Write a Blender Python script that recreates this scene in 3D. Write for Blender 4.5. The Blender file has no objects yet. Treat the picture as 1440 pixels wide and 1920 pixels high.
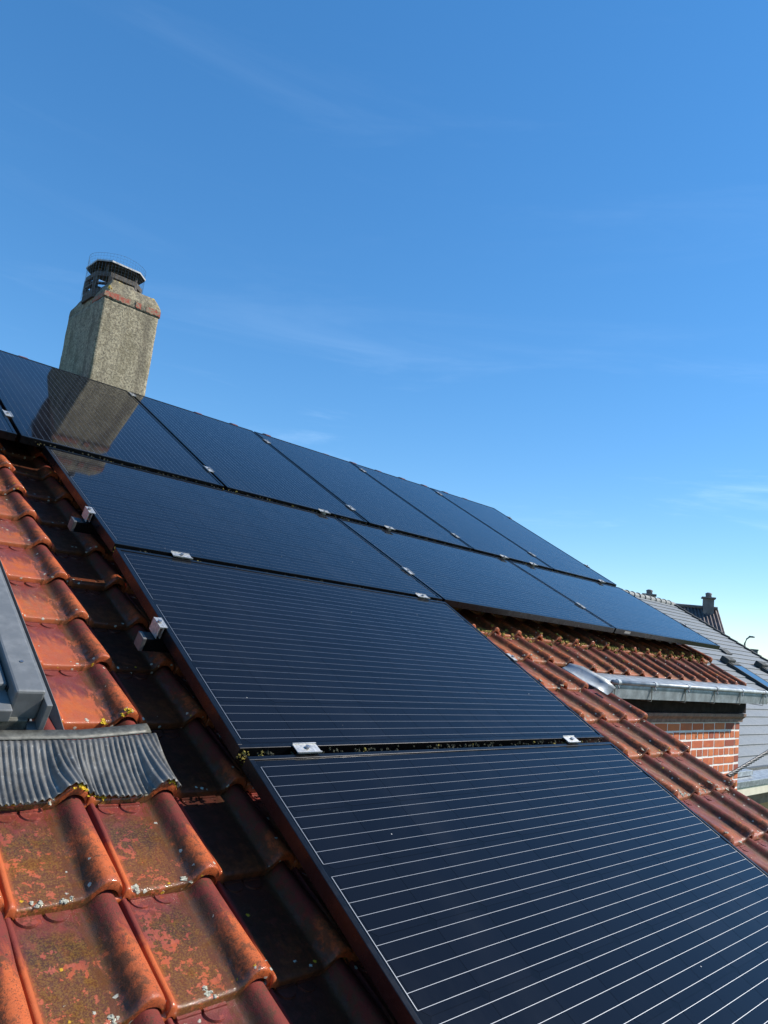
import bpy, bmesh, math, random
from mathutils import Vector, Matrix, noise, Euler
random.seed(7)
S = bpy.context.scene
COL = S.collection

# ------------------------------------------------------------------ camera
TH = 0.48027                       # roof pitch (about 27.5 degrees)
CAM = Vector((-1.04287, -3.39623, -0.65106))
cr = Vector((0.71516, -0.68952, 0.11450)); cu = Vector((-0.19270, -0.03703, 0.98056)); cd = Vector((0.67187, 0.72332, 0.15935))
cam = bpy.data.cameras.new('camera'); camo = bpy.data.objects.new('camera', cam); COL.objects.link(camo)
cam.sensor_fit = 'VERTICAL'; cam.sensor_height = 36.0; cam.lens = 36.0 * 1360.09 / 1920.0
cam.clip_start = 0.05; cam.clip_end = 3000
camo.matrix_world = Matrix(((cr.x, cu.x, -cd.x, CAM.x), (cr.y, cu.y, -cd.y, CAM.y), (cr.z, cu.z, -cd.z, CAM.z), (0, 0, 0, 1)))
S.camera = camo

# ------------------------------------------------------------------ light
SUN = Vector((0.644, -0.437, 0.626)).normalized()
sl = bpy.data.lights.new('sun', 'SUN'); sl.energy = 5.0; sl.angle = math.radians(0.53); sl.color = (1.0, 0.93, 0.84)
so = bpy.data.objects.new('sun', sl); COL.objects.link(so)
so.rotation_euler = SUN.to_track_quat('Z', 'Y').to_euler(); so.location = (20, -15, 20)
W = bpy.data.worlds.new('World'); S.world = W; W.use_nodes = True
wn = W.node_tree; wn.nodes.clear()
def wnode(t, **k):
    n = wn.nodes.new(t)
    for a, b in k.items(): setattr(n, a, b)
    return n
sky = wnode('ShaderNodeTexSky', sky_type='NISHITA', sun_disc=False, sun_elevation=math.asin(SUN.z),
            sun_rotation=math.atan2(SUN.x, SUN.y), altitude=0.0, air_density=1.0, dust_density=0.0, ozone_density=4.2)
wgeo = wnode('ShaderNodeTexCoord')
wmap = wnode('ShaderNodeMapping'); wmap.inputs['Scale'].default_value = (1.1, 1.1, 8.0); wmap.inputs['Rotation'].default_value = (0.05, 0.12, 0.3)
wno = wnode('ShaderNodeTexNoise'); wno.inputs['Scale'].default_value = 2.1; wno.inputs['Detail'].default_value = 7; wno.inputs['Roughness'].default_value = 0.62; wno.inputs['Distortion'].default_value = 0.6
wmr = wnode('ShaderNodeMapRange', interpolation_type='SMOOTHSTEP'); wmr.inputs[1].default_value = 0.50; wmr.inputs[2].default_value = 0.88; wmr.inputs[4].default_value = 0.45
whs = wnode('ShaderNodeHueSaturation'); whs.inputs['Saturation'].default_value = 1.42; whs.inputs['Value'].default_value = 1.36
wmx = wnode('ShaderNodeMix', data_type='RGBA'); wmx.inputs[7].default_value = (6.5, 8.0, 9.6, 1)
wbg = wnode('ShaderNodeBackground'); wbg.inputs['Strength'].default_value = 0.15
wout = wnode('ShaderNodeOutputWorld')
L = wn.links.new
L(wgeo.outputs['Generated'], wmap.inputs[0]); L(wmap.outputs[0], wno.inputs['Vector']); L(wno.outputs['Fac'], wmr.inputs[0])
wgm = wnode('ShaderNodeGamma'); wgm.inputs['Gamma'].default_value = 0.72; L(sky.outputs[0], wgm.inputs['Color']); L(wgm.outputs[0], whs.inputs['Color']); wtn = wnode('ShaderNodeMix', data_type='RGBA', blend_type='MULTIPLY'); wtn.inputs[0].default_value = 1.0; wtn.inputs[7].default_value = (0.93, 1.02, 1.10, 1); L(whs.outputs[0], wtn.inputs[6]); L(wtn.outputs[2], wmx.inputs[6]); wsep = wnode('ShaderNodeSeparateXYZ'); L(wgeo.outputs['Generated'], wsep.inputs[0])
wel = wnode('ShaderNodeMapRange', interpolation_type='SMOOTHSTEP'); wel.inputs[1].default_value = 0.42; wel.inputs[2].default_value = 0.12; wel.inputs[3].default_value = 0.06; wel.inputs[4].default_value = 1.0
L(wsep.outputs[2], wel.inputs[0]); wml = wnode('ShaderNodeMath', operation='MULTIPLY'); L(wmr.outputs[0], wml.inputs[0]); L(wel.outputs[0], wml.inputs[1]); L(wml.outputs[0], wmx.inputs[0]); L(wmx.outputs[2], wbg.inputs['Color']); L(wbg.outputs[0], wout.inputs[0])
S.view_settings.view_transform = 'Standard'; S.view_settings.look = 'None'; S.view_settings.gamma = 1.0
S.view_settings.exposure = 0.36; S.view_settings.use_curve_mapping = False

# ------------------------------------------------------------------ material helpers
class Mat:
    def __init__(s, name):
        s.m = bpy.data.materials.new(name); s.m.use_nodes = True
        s.t = s.m.node_tree; s.t.nodes.clear()
        s.out = s.n('ShaderNodeOutputMaterial'); s.p = s.n('ShaderNodeBsdfPrincipled')
        s.t.links.new(s.p.outputs[0], s.out.inputs[0])
        s.geo = s.n('ShaderNodeNewGeometry').outputs['Position']
        s.tc = s.n('ShaderNodeTexCoord')
        s.obj = s.tc.outputs['Object']; s.uv = s.tc.outputs['UV']
    def n(s, t, **k):
        x = s.t.nodes.new(t)
        for a, b in k.items(): setattr(x, a, b)
        return x
    def put(s, sock, v):
        if isinstance(v, bpy.types.NodeSocket): s.t.links.new(v, sock)
        elif isinstance(v, (tuple, list)) and len(v) == 3 and sock.type == 'RGBA': sock.default_value = (*v, 1)
        else: sock.default_value = v
    def set(s, **k):
        for a, b in k.items(): s.put(s.p.inputs[a.replace('_', ' ')], b)
        return s
    def math(s, op, a, b=0.0, clamp=False):
        x = s.n('ShaderNodeMath', operation=op, use_clamp=clamp); s.put(x.inputs[0], a); s.put(x.inputs[1], b); return x.outputs[0]
    def mix(s, f, a, b, blend='MIX'):
        x = s.n('ShaderNodeMix', data_type='RGBA', blend_type=blend); s.put(x.inputs[0], f); s.put(x.inputs[6], a); s.put(x.inputs[7], b); return x.outputs[2]
    def step(s, v, lo, hi, a=0.0, b=1.0):
        x = s.n('ShaderNodeMapRange', interpolation_type='SMOOTHSTEP'); s.put(x.inputs[0], v)
        for i, q in enumerate((lo, hi, a, b)): s.put(x.inputs[i + 1], q)
        return x.outputs[0]
    def noise(s, scale, detail=4, rough=0.55, vec=None, dist=0.0):
        x = s.n('ShaderNodeTexNoise'); s.put(x.inputs['Vector'], vec or s.geo)
        x.inputs['Scale'].default_value = scale; x.inputs['Detail'].default_value = detail; x.inputs['Roughness'].default_value = rough; x.inputs['Distortion'].default_value = dist
        return x.outputs['Fac']
    def voro(s, scale, vec=None, rnd=1.0):
        x = s.n('ShaderNodeTexVoronoi'); s.put(x.inputs['Vector'], vec or s.geo); x.inputs['Scale'].default_value = scale; x.inputs['Randomness'].default_value = rnd
        return x.outputs['Distance'], x.outputs['Color']
    def mixv(s, vec, amt, scale):
        x = s.n('ShaderNodeTexNoise'); s.put(x.inputs['Vector'], vec); x.inputs['Scale'].default_value = scale; x.inputs['Detail'].default_value = 4
        y = s.n('ShaderNodeVectorMath', operation='SCALE'); s.put(y.inputs[0], x.outputs['Color']); y.inputs['Scale'].default_value = amt
        z = s.n('ShaderNodeVectorMath', operation='ADD'); s.put(z.inputs[0], vec); s.put(z.inputs[1], y.outputs[0]); return z.outputs[0]
    def vscale(s, vec, sc, rot=(0, 0, 0)):
        x = s.n('ShaderNodeMapping'); s.put(x.inputs[0], vec); x.inputs['Scale'].default_value = sc; x.inputs['Rotation'].default_value = rot; return x.outputs[0]
    def sep(s, v):
        x = s.n('ShaderNodeSeparateXYZ'); s.put(x.inputs[0], v); return x.outputs
    def bump(s, h, strength=0.3, dist=0.002):
        x = s.n('ShaderNodeBump'); s.put(x.inputs['Height'], h); x.inputs['Strength'].default_value = strength; x.inputs['Distance'].default_value = dist
        s.t.links.new(x.outputs[0], s.p.inputs['Normal']); return s
    def info(s): return s.n('ShaderNodeObjectInfo')

def simple(name, col, rough=0.6, metal=0.0, var=0.25, scale=30, bump=0.15, spec=0.5):
    m = Mat(name); f = m.noise(scale, 5, 0.65)
    m.set(Base_Color=m.mix(m.step(f, 0.3, 0.7), tuple(c * (1 - var) for c in col), tuple(min(1, c * (1 + var)) for c in col)),
          Roughness=m.step(m.noise(scale * 0.6, 3), 0.25, 0.75, rough * 0.85, min(1, rough * 1.15)), Metallic=metal, Specular_IOR_Level=spec)
    if bump: m.bump(f, bump, 0.002)
    return m.m

def tile_material():
    m = Mat('glazed_clay'); uv = m.sep(m.uv); x, y = uv[0], uv[1]
    info = m.info(); rnd = info.outputs['Random']; oc = m.n('ShaderNodeSeparateColor'); m.t.links.new(info.outputs['Color'], oc.inputs[0])
    pm, pa, pd = oc.outputs[0], oc.outputs[1], oc.outputs[2]         # maroon, algae, dryness of each tile
    big = m.noise(9, 5, 0.6); mid = m.noise(38, 6, 0.62, dist=0.4); fine = m.noise(420, 4, 0.7); blot = m.noise(55, 7, 0.68, dist=0.8)
    streak = m.noise(26, 6, 0.6, m.vscale(m.obj, (2.6, 0.7, 1)), 0.6)
    orange = m.mix(mid, (0.54, 0.128, 0.034), (0.44, 0.084, 0.025))
    orange = m.mix(m.math('MULTIPLY', rnd, 0.5), orange, (0.30, 0.062, 0.027))
    maroon = m.mix(mid, (0.15, 0.026, 0.021), (0.20, 0.036, 0.027))
    # burnt head of the tile: dark red near the top, worn to orange towards the tail
    yy = m.math('ADD', y, m.math('MULTIPLY', m.math('SUBTRACT', streak, 0.5), 0.75))
    lo = m.math('SUBTRACT', 0.70, m.math('MULTIPLY', pm, 0.75)); hi = m.math('ADD', lo, 0.32)
    x0 = m.n('ShaderNodeMapRange', interpolation_type='SMOOTHSTEP'); m.put(x0.inputs[0], yy); m.put(x0.inputs[1], lo); m.put(x0.inputs[2], hi)
    col = m.mix(x0.outputs[0], orange, maroon)
    pan = m.math('MULTIPLY', m.step(x, 0.03, 0.12), m.step(m.math('ADD', x, m.math('MULTIPLY', m.math('SUBTRACT', mid, 0.5), 0.22)), 0.72, 0.63))
    # weathered brown film on dry tiles
    film = m.math('MULTIPLY', m.math('MULTIPLY', pd, m.step(m.noise(45, 6, 0.7, m.vscale(m.obj, (1, 0.35, 1))), 0.34, 0.66)), m.step(y, 1.05, 0.55))
    filmp = m.math('MULTIPLY', film, m.math('ADD', 0.30, m.math('MULTIPLY', pan, 0.55)))
    col = m.mix(filmp, col, m.mix(mid, (0.36, 0.225, 0.125), (0.20, 0.115, 0.055)))
    # algae in the pan with clean lobed blotches left free
    vs_ = m.n('ShaderNodeSeparateColor'); m.t.links.new(m.voro(26, m.mixv(m.geo, 0.02, 60))[1], vs_.inputs[0])
    lb1 = m.noise(64, 3, 0.55); lb2 = m.noise(210, 4, 0.65)
    lobe = m.step(m.math('ADD', m.math('ADD', lb1, m.math('MULTIPLY', m.math('SUBTRACT', big, 0.5), 0.9)), m.math('MULTIPLY', m.math('SUBTRACT', lb2, 0.5), 0.55)), 0.60, 0.64)
    al = m.math('MULTIPLY', m.math('SUBTRACT', 1.0, m.math('MULTIPLY', lobe, 0.92)), m.step(m.math('ADD', y, m.math('MULTIPLY', m.math('SUBTRACT', mid, 0.5), 0.7)), 0.98, 0.62))
    al = m.math('MULTIPLY', al, m.step(m.math('ADD', mid, m.math('MULTIPLY', fine, 0.45)), 0.48, 0.62, 0.55, 1.0))
    al = m.math('MULTIPLY', m.math('MULTIPLY', al, pan), m.math('MULTIPLY', pa, 0.92), True)
    col = m.mix(m.math('MULTIPLY', m.math('MULTIPLY', lobe, pan), m.math('MULTIPLY', pa, 0.5)), col, m.mix(vs_.outputs[1], (0.40, 0.070, 0.018), (0.42, 0.10, 0.06)))
    col = m.mix(al, col, m.mix(m.step(m.noise(260, 4, 0.7), 0.44, 0.58), (0.020, 0.016, 0.002), (0.115, 0.074, 0.007)))
    lb2w = m.noise(200, 3, 0.6)
    gut = m.math('MULTIPLY', m.step(x, 0.46, 0.58), m.step(x, 0.78, 0.66))       # damp runnel beside the roll
    col = m.mix(m.math('MULTIPLY', gut, m.step(m.math('ADD', streak, m.math('MULTIPLY', m.math('SUBTRACT', lb2w, 0.5), 0.45)), 0.48, 0.53, 0.0, 0.85)), col, m.mix(fine, (0.06, 0.028, 0.009), (0.17, 0.045, 0.010)))
    panel_shade = m.math('SUBTRACT', 1.0, info.outputs['Alpha'])  # painted shade: deepens the panels' shadow in the tile colour, set by alpha
    col = m.mix(m.math('MULTIPLY', panel_shade, m.math('ADD', 0.25, m.math('MULTIPLY', pan, m.step(mid, 0.3, 0.6, 0.5, 0.75)))), col, m.mix(fine, (0.020, 0.008, 0.005), (0.045, 0.016, 0.008)))
    # black speckle on the roll
    roll = m.step(x, 0.60, 0.68)
    sp = m.math('MULTIPLY', m.math('MULTIPLY', m.step(m.noise(380, 4, 0.75), 0.53, 0.60), m.step(m.noise(40, 4, 0.6), 0.38, 0.55)), roll)
    col = m.mix(m.math('MULTIPLY', sp, 0.9), col, (0.05, 0.03, 0.02))
    sm = m.math('MULTIPLY', m.step(m.math('ADD', m.noise(48, 7, 0.75), m.math('MULTIPLY', m.step(x, 0.90, 0.62), 0.14)), 0.52, 0.66), m.step(x, 0.58, 0.66))
    col = m.mix(m.math('MULTIPLY', sm, 0.72), col, (0.070, 0.040, 0.020))
    # pale crust lichens and small yellow rosettes
    d, c = m.voro(75); cs = m.n('ShaderNodeSeparateColor'); m.t.links.new(c, cs.inputs[0])
    dd = m.math('ADD', d, m.math('MULTIPLY', m.math('SUBTRACT', m.noise(300, 3), 0.5), 0.5))
    ed = m.math('MAXIMUM', m.step(y, 0.22, 0.03), m.math('MULTIPLY', pd, 0.42))
    spot = m.math('MULTIPLY', m.step(dd, 0.36, 0.27), m.math('LESS_THAN', cs.outputs[0], m.math('ADD', 0.0015, m.math('MULTIPLY', ed, 0.14))))
    lic = m.mix(m.math('LESS_THAN', cs.outputs[1], 0.22), m.mix(fine, (0.30, 0.29, 0.22), (0.55, 0.53, 0.44)), (0.50, 0.28, 0.02))
    col = m.mix(spot, col, lic)
    wet = m.math('MULTIPLY', pan, m.step(m.noise(17, 4, 0.6), 0.36, 0.54))
    wet = m.math('MULTIPLY', wet, m.math('SUBTRACT', 1.0, m.math('MULTIPLY', pd, 0.75)))
    wet = m.math('MAXIMUM', wet, m.math('MULTIPLY', m.math('MAXIMUM', m.step(y, 0.075, 0.02), m.math('MULTIPLY', pan, m.step(y, 0.80, 0.88))), m.math('SUBTRACT', 1.0, m.math('MULTIPLY', pd, 0.8))))
    wet = m.math('MULTIPLY', m.math('MULTIPLY', wet, m.math('SUBTRACT', 1.0, spot)), m.math('SUBTRACT', 1.0, m.math('MULTIPLY', panel_shade, 0.75)))
    ro = m.math('SUBTRACT', m.step(mid, 0.3, 0.7, 0.62, 0.82), m.math('MULTIPLY', wet, 0.34))
    m.set(Base_Color=col, Roughness=ro, Coat_Weight=m.math('MULTIPLY', wet, 0.85), Coat_Roughness=0.075, Specular_IOR_Level=m.math('SUBTRACT', 0.24, m.math('MULTIPLY', panel_shade, 0.16)))
    h = m.math('ADD', m.math('MULTIPLY', fine, 0.5), m.math('ADD', m.math('MULTIPLY', blot, 1.2), m.math('MULTIPLY', spot, 1.3)))
    m.bump(h, 0.65, 0.0019)
    m.t.links.new(m.p.inputs['Normal'].links[0].from_socket, m.p.inputs['Coat Normal'])
    return m.m

def panel_material(name, col, dust=0.09):
    m = Mat(name)
    n1 = m.noise(3.0, 5, 0.6); n2 = m.noise(60, 4, 0.6)
    y = m.sep(m.uv)[1]
    d, c = m.voro(34); cs = m.n('ShaderNodeSeparateColor'); m.t.links.new(c, cs.inputs[0])
    spec = m.math('MULTIPLY', m.step(m.math('ADD', d, m.math('MULTIPLY', n2, 0.12)), 0.13, 0.09), m.math('LESS_THAN', cs.outputs[0], 0.03))
    base = m.mix(m.math('MULTIPLY', m.info().outputs['Random'], 0.35), col, (0.0085, 0.0095, 0.014))
    sm = m.noise(5, 5, 0.6, m.vscale(m.geo, (1.0, 0.35, 0.35), (0, 0, 0.5)))
    base = m.mix(m.math('MULTIPLY', m.step(n1, 0.35, 0.75, 0.15, 1.0), m.step(sm, 0.45, 0.75, 0.0, dust)), base, (0.08, 0.082, 0.085))
    base = m.mix(spec, base, (0.55, 0.54, 0.50))
    m.set(Base_Color=base, Roughness=m.math('ADD', m.step(n1, 0.3, 0.7, 0.035, 0.065), m.math('MULTIPLY', spec, 0.6)), IOR=1.28, Specular_IOR_Level=0.5)
    return m.m

def concrete_material():
    m = Mat('weathered_render'); a = m.noise(7, 6, 0.65); b = m.noise(62, 6, 0.75); c = m.noise(190, 3, 0.7)
    z = m.sep(m.geo)[2]
    col = m.mix(m.step(b, 0.40, 0.60), (0.20, 0.170, 0.112), (0.43, 0.375, 0.255))
    col = m.mix(m.step(m.noise(120, 3, 0.6), 0.56, 0.64, 0, 0.8), col, (0.055, 0.050, 0.042))
    col = m.mix(m.step(c, 0.60, 0.68, 0, 0.6), col, (0.50, 0.47, 0.38))
    col = m.mix(m.step(a, 0.48, 0.66, 0, 0.5), col, (0.15, 0.125, 0.07))
    st = m.noise(9, 6, 0.7, m.vscale(m.geo, (1, 1, 0.10)))
    col = m.mix(m.step(st, 0.48, 0.66, 0, 0.55), col, (0.10, 0.083, 0.058))
    col = m.mix(m.math('MULTIPLY', m.step(z, 1.36, 1.46), m.step(m.noise(16, 5, 0.7), 0.42, 0.6, 0, 0.55)), col, (0.07, 0.062, 0.05))
    yl = m.math('MULTIPLY', m.step(m.noise(30, 4), 0.62, 0.68), m.step(z, 1.46, 1.54))
    col = m.mix(yl, col, (0.50, 0.36, 0.05))
    m.set(Base_Color=col, Roughness=0.93); m.bump(m.math('ADD', b, m.math('MULTIPLY', c, 0.6)), 0.8, 0.006)
    return m.m

def brick_material():
    m = Mat('old_brick'); info = m.info(); r = info.outputs['Random']; a = m.noise(120, 5, 0.7); b = m.noise(18, 4)
    col = m.mix(r, (0.60, 0.17, 0.05), (0.42, 0.075, 0.03)); col = m.mix(m.step(b, 0.45, 0.7, 0, 0.6), col, (0.62, 0.20, 0.06))
    col = m.mix(m.step(a, 0.54, 0.68, 0, 0.65), col, (0.16, 0.05, 0.03)); col = m.mix(m.step(r, 0.80, 0.82, 0, 0.6), col, (0.20, 0.045, 0.03)); col = m.mix(m.step(m.noise(7, 5, 0.7), 0.5, 0.7, 0, 0.4), col, (0.20, 0.13, 0.09))
    m.set(Base_Color=col, Roughness=0.85); m.bump(a, 0.4, 0.002); return m.m

def zinc_material(name='zinc', col=(0.29, 0.32, 0.335)):
    m = Mat(name); a = m.noise(14, 6, 0.65); b = m.noise(90, 4)
    m.set(Base_Color=m.mix(m.step(a, 0.35, 0.7), tuple(c * .75 for c in col), tuple(min(1, c * 1.3) for c in col)), Metallic=0.35, Roughness=m.step(b, 0.3, 0.7, 0.42, 0.6))
    m.bump(m.math('ADD', a, m.math('MULTIPLY', b, 0.2)), 0.15, 0.003); return m.m

def slate_material():
    m = Mat('grey_concrete_tile'); a = m.noise(1.3, 6, 0.65); b = m.noise(25, 5, 0.7); u = m.sep(m.obj)[0]
    row = m.info().outputs['Random']
    ph = m.math('FRACT', m.math('ADD', m.math('DIVIDE', u, 0.30), m.math('MULTIPLY', m.math('ROUND', m.math('MULTIPLY', row, 7)), 0.5)))
    j = m.math('LESS_THAN', m.math('ABSOLUTE', m.math('SUBTRACT', ph, 0.5)), 0.012)
    wn_ = m.n('ShaderNodeTexWhiteNoise', noise_dimensions='1D'); m.put(wn_.inputs['W'], m.math('FLOOR', m.math('ADD', m.math('DIVIDE', u, 0.30), m.math('MULTIPLY', row, 100))))
    col = m.mix(m.step(b, 0.3, 0.7), (0.140, 0.155, 0.160), (0.215, 0.235, 0.24))
    col = m.mix(m.math('MULTIPLY', wn_.outputs[0], 0.30), col, (0.15, 0.165, 0.17)); col = m.mix(m.step(a, 0.45, 0.7, 0, 0.45), col, (0.22, 0.23, 0.22))
    col = m.mix(m.math('MULTIPLY', j, 0.6), col, (0.05, 0.055, 0.055))
    m.set(Base_Color=col, Roughness=0.62); m.bump(b, 0.3, 0.004); return m.m

def pane_material(name, col):
    m = Mat(name); m.set(Base_Color=col, Roughness=0.03, IOR=1.5, Specular_IOR_Level=0.9); return m.m

M = {}
M['tile'] = tile_material()
M['laminate'] = panel_material('laminate', (0.0040, 0.0042, 0.0052))
M['cell'] = panel_material('solar_cell', (0.0052, 0.0056, 0.0082))
mm = Mat('tinned_wire'); mm.set(Base_Color=(0.30, 0.32, 0.34), Metallic=1.0, Roughness=0.52); M['wire'] = mm.m
M['frame'] = simple('black_anodised', (0.018, 0.019, 0.022), 0.30, 0.75, 0.2, 60, 0.03)
M['alu'] = simple('aluminium', (0.50, 0.50, 0.48), 0.5, 0.7, 0.25, 120, 0.15)
M['steel'] = simple('bolt_steel', (0.35, 0.35, 0.35), 0.35, 0.9, 0.2, 200, 0)
M['blackplastic'] = simple('black_plastic', (0.016, 0.017, 0.018), 0.45, 0.0, 0.2, 80, 0.05)
M['concrete'] = concrete_material(); M['capgrey'] = simple('grey_plastic', (0.10, 0.098, 0.095), 0.5, 0.0, 0.2, 80, 0.05)
mm = Mat('red_brick_edge'); q = mm.noise(55, 6, 0.7); mm.set(Base_Color=mm.mix(mm.step(q, 0.42, 0.56), (0.36, 0.085, 0.055), (0.27, 0.21, 0.14)), Roughness=0.92); mm.bump(q, 0.6, 0.004); M['redband'] = mm.m
M['brick'] = brick_material()
M['mortar'] = simple('white_mortar', (0.80, 0.77, 0.70), 0.9, 0, 0.15, 60, 0.3)
M['zinc'] = zinc_material()
M['zincpale'] = zinc_material('zinc_pale', (0.33, 0.36, 0.37))
M['slate'] = slate_material()
M['darkslate'] = simple('dark_ridge_tile', (0.035, 0.04, 0.038), 0.8, 0, 0.35, 15, 0.2)
M['ridgegrey'] = simple('grey_ridge_tile', (0.20, 0.21, 0.20), 0.75, 0, 0.3, 8, 0.2)
M['darkwood'] = simple('dark_stained_wood', (0.017, 0.011, 0.009), 0.85, 0, 0.35, 25, 0.2, 0.12)
M['oldwood'] = simple('weathered_wood', (0.20, 0.125, 0.095), 0.8, 0, 0.35, 30, 0.3)
mm = Mat('grey_lacquer'); q = mm.noise(18, 6, 0.7); q2 = mm.noise(140, 4, 0.7); cc = mm.mix(mm.step(q, 0.4, 0.7), (0.135, 0.142, 0.142), (0.18, 0.187, 0.188)); cc = mm.mix(mm.step(q2, 0.60, 0.70, 0, 0.45), cc, (0.09, 0.085, 0.065)); mm.set(Base_Color=cc, Metallic=0.05, Roughness=mm.step(q, 0.3, 0.7, 0.36, 0.5)); M['coverpaint'] = mm.m
M['coverdark'] = simple('dirty_grey_metal', (0.10, 0.10, 0.085), 0.55, 0.2, 0.45, 45, 0.3)
mm = Mat('pleated_lead'); q = mm.noise(16, 7, 0.7); q2 = mm.noise(90, 4, 0.7); cc = mm.mix(mm.step(q, 0.35, 0.65), (0.075, 0.074, 0.068), (0.155, 0.153, 0.142)); cc = mm.mix(mm.step(q2, 0.58, 0.72, 0, 0.6), cc, (0.36, 0.37, 0.35)); cc = mm.mix(mm.step(mm.noise(24, 5, 0.7), 0.56, 0.7, 0, 0.6), cc, (0.06, 0.055, 0.04)); mm.set(Base_Color=cc, Metallic=0.1, Roughness=mm.step(q2, 0.3, 0.7, 0.42, 0.62)); mm.bump(q2, 0.2, 0.001); M['lead'] = mm.m
M['moss'] = simple('moss', (0.22, 0.17, 0.03), 0.95, 0, 0.6, 90, 0.5)
M['dirt'] = simple('gap_dirt', (0.035, 0.035, 0.018), 0.95, 0, 0.6, 160, 0.5)
M['lichenwhite'] = simple('grey_lichen', (0.36, 0.35, 0.27), 0.95, 0, 0.5, 260, 0.6)
M['lichenyellow'] = simple('yellow_lichen', (0.55, 0.36, 0.015), 0.9, 0, 0.35, 200, 0.6)
M['cap'] = simple('cowl_cap_concrete', (0.025, 0.025, 0.025), 0.75, 0, 0.3, 40, 0.2)
M['caprim'] = simple('cowl_rim', (0.42, 0.42, 0.41), 0.5, 0.2, 0.2, 40, 0)
M['cowl'] = simple('cowl_grey_concrete', (0.085, 0.072, 0.06), 0.85, 0, 0.4, 60, 0.3)
M['wirecage'] = simple('galvanised_wire', (0.30, 0.33, 0.35), 0.45, 0.6, 0.1, 50, 0)
M['cable'] = simple('cable_sheath', (0.035, 0.037, 0.04), 0.45, 0, 0.3, 90, 0.1)
M['skyglass'] = pane_material('window_glass', (0.03, 0.05, 0.08))
M['cream'] = simple('cream_paint', (0.72, 0.66, 0.50), 0.6, 0, 0.08, 4, 0.05)
M['brownboard'] = simple('brown_boards', (0.23, 0.15, 0.095), 0.75, 0, 0.25, 5, 0.1)
M['orangewall'] = simple('sandy_brickwork', (0.60, 0.36, 0.17), 0.85, 0, 0.15, 4, 0.2)
M['pantile'] = simple('brown_grey_pantile', (0.15, 0.12, 0.11), 0.7, 0, 0.3, 3, 0.2)
M['farwall'] = simple('far_brickwork', (0.28, 0.15, 0.10), 0.9, 0, 0.2, 3, 0.1)
M['chimgrey'] = simple('far_chimney_render', (0.17, 0.155, 0.15), 0.9, 0, 0.2, 5, 0.1)
M['pole'] = simple('lamp_metal', (0.16, 0.17, 0.17), 0.5, 0.5, 0.1, 4, 0)
M['grass'] = simple('garden_grass', (0.05, 0.085, 0.02), 0.95, 0, 0.45, 0.6, 0.3)
M['housebrick'] = simple('house_brickwork', (0.32, 0.10, 0.055), 0.9, 0, 0.25, 12, 0.3)
M['roofdeck'] = simple('roof_deck', (0.05, 0.03, 0.02), 0.9, 0, 0.3, 10, 0.1)
M['leaf'] = simple('tree_leaf', (0.045, 0.07, 0.022), 0.7, 0, 0.5, 2, 0)
M['bark'] = simple('tree_bark', (0.09, 0.07, 0.05), 0.9, 0, 0.3, 10, 0.3)

# ------------------------------------------------------------------ object helpers
def mesh_obj(name, verts, faces, mat, parent=None, smooth=False, uvs=None):
    me = bpy.data.meshes.new(name); me.from_pydata([tuple(v) for v in verts], [], faces)
    if uvs is not None:
        ul = me.uv_layers.new(name='UVMap')
        for lp in me.loops: ul.data[lp.index].uv = uvs[lp.vertex_index]
    me.materials.append(mat); me.update()
    if smooth: me.shade_smooth()
    o = bpy.data.objects.new(name, me); COL.objects.link(o)
    if parent: o.parent = parent
    return o
def share(name, me, parent=None, loc=(0, 0, 0), rot=(0, 0, 0), scale=(1, 1, 1)):
    o = bpy.data.objects.new(name, me); COL.objects.link(o)
    if parent: o.parent = parent
    o.location = loc; o.rotation_euler = rot; o.scale = scale
    return o
def empty(name, loc=(0, 0, 0), rot=(0, 0, 0), parent=None):
    o = bpy.data.objects.new(name, None); COL.objects.link(o); o.location = loc; o.rotation_euler = rot; o.empty_display_size = 0.2
    if parent: o.parent = parent
    return o
def tag(o, label=None, cat=None, group=None, kind=None):
    for k, v in (('label', label), ('category', cat), ('group', group), ('kind', kind)):
        if v: o[k] = v
    return o
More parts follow.
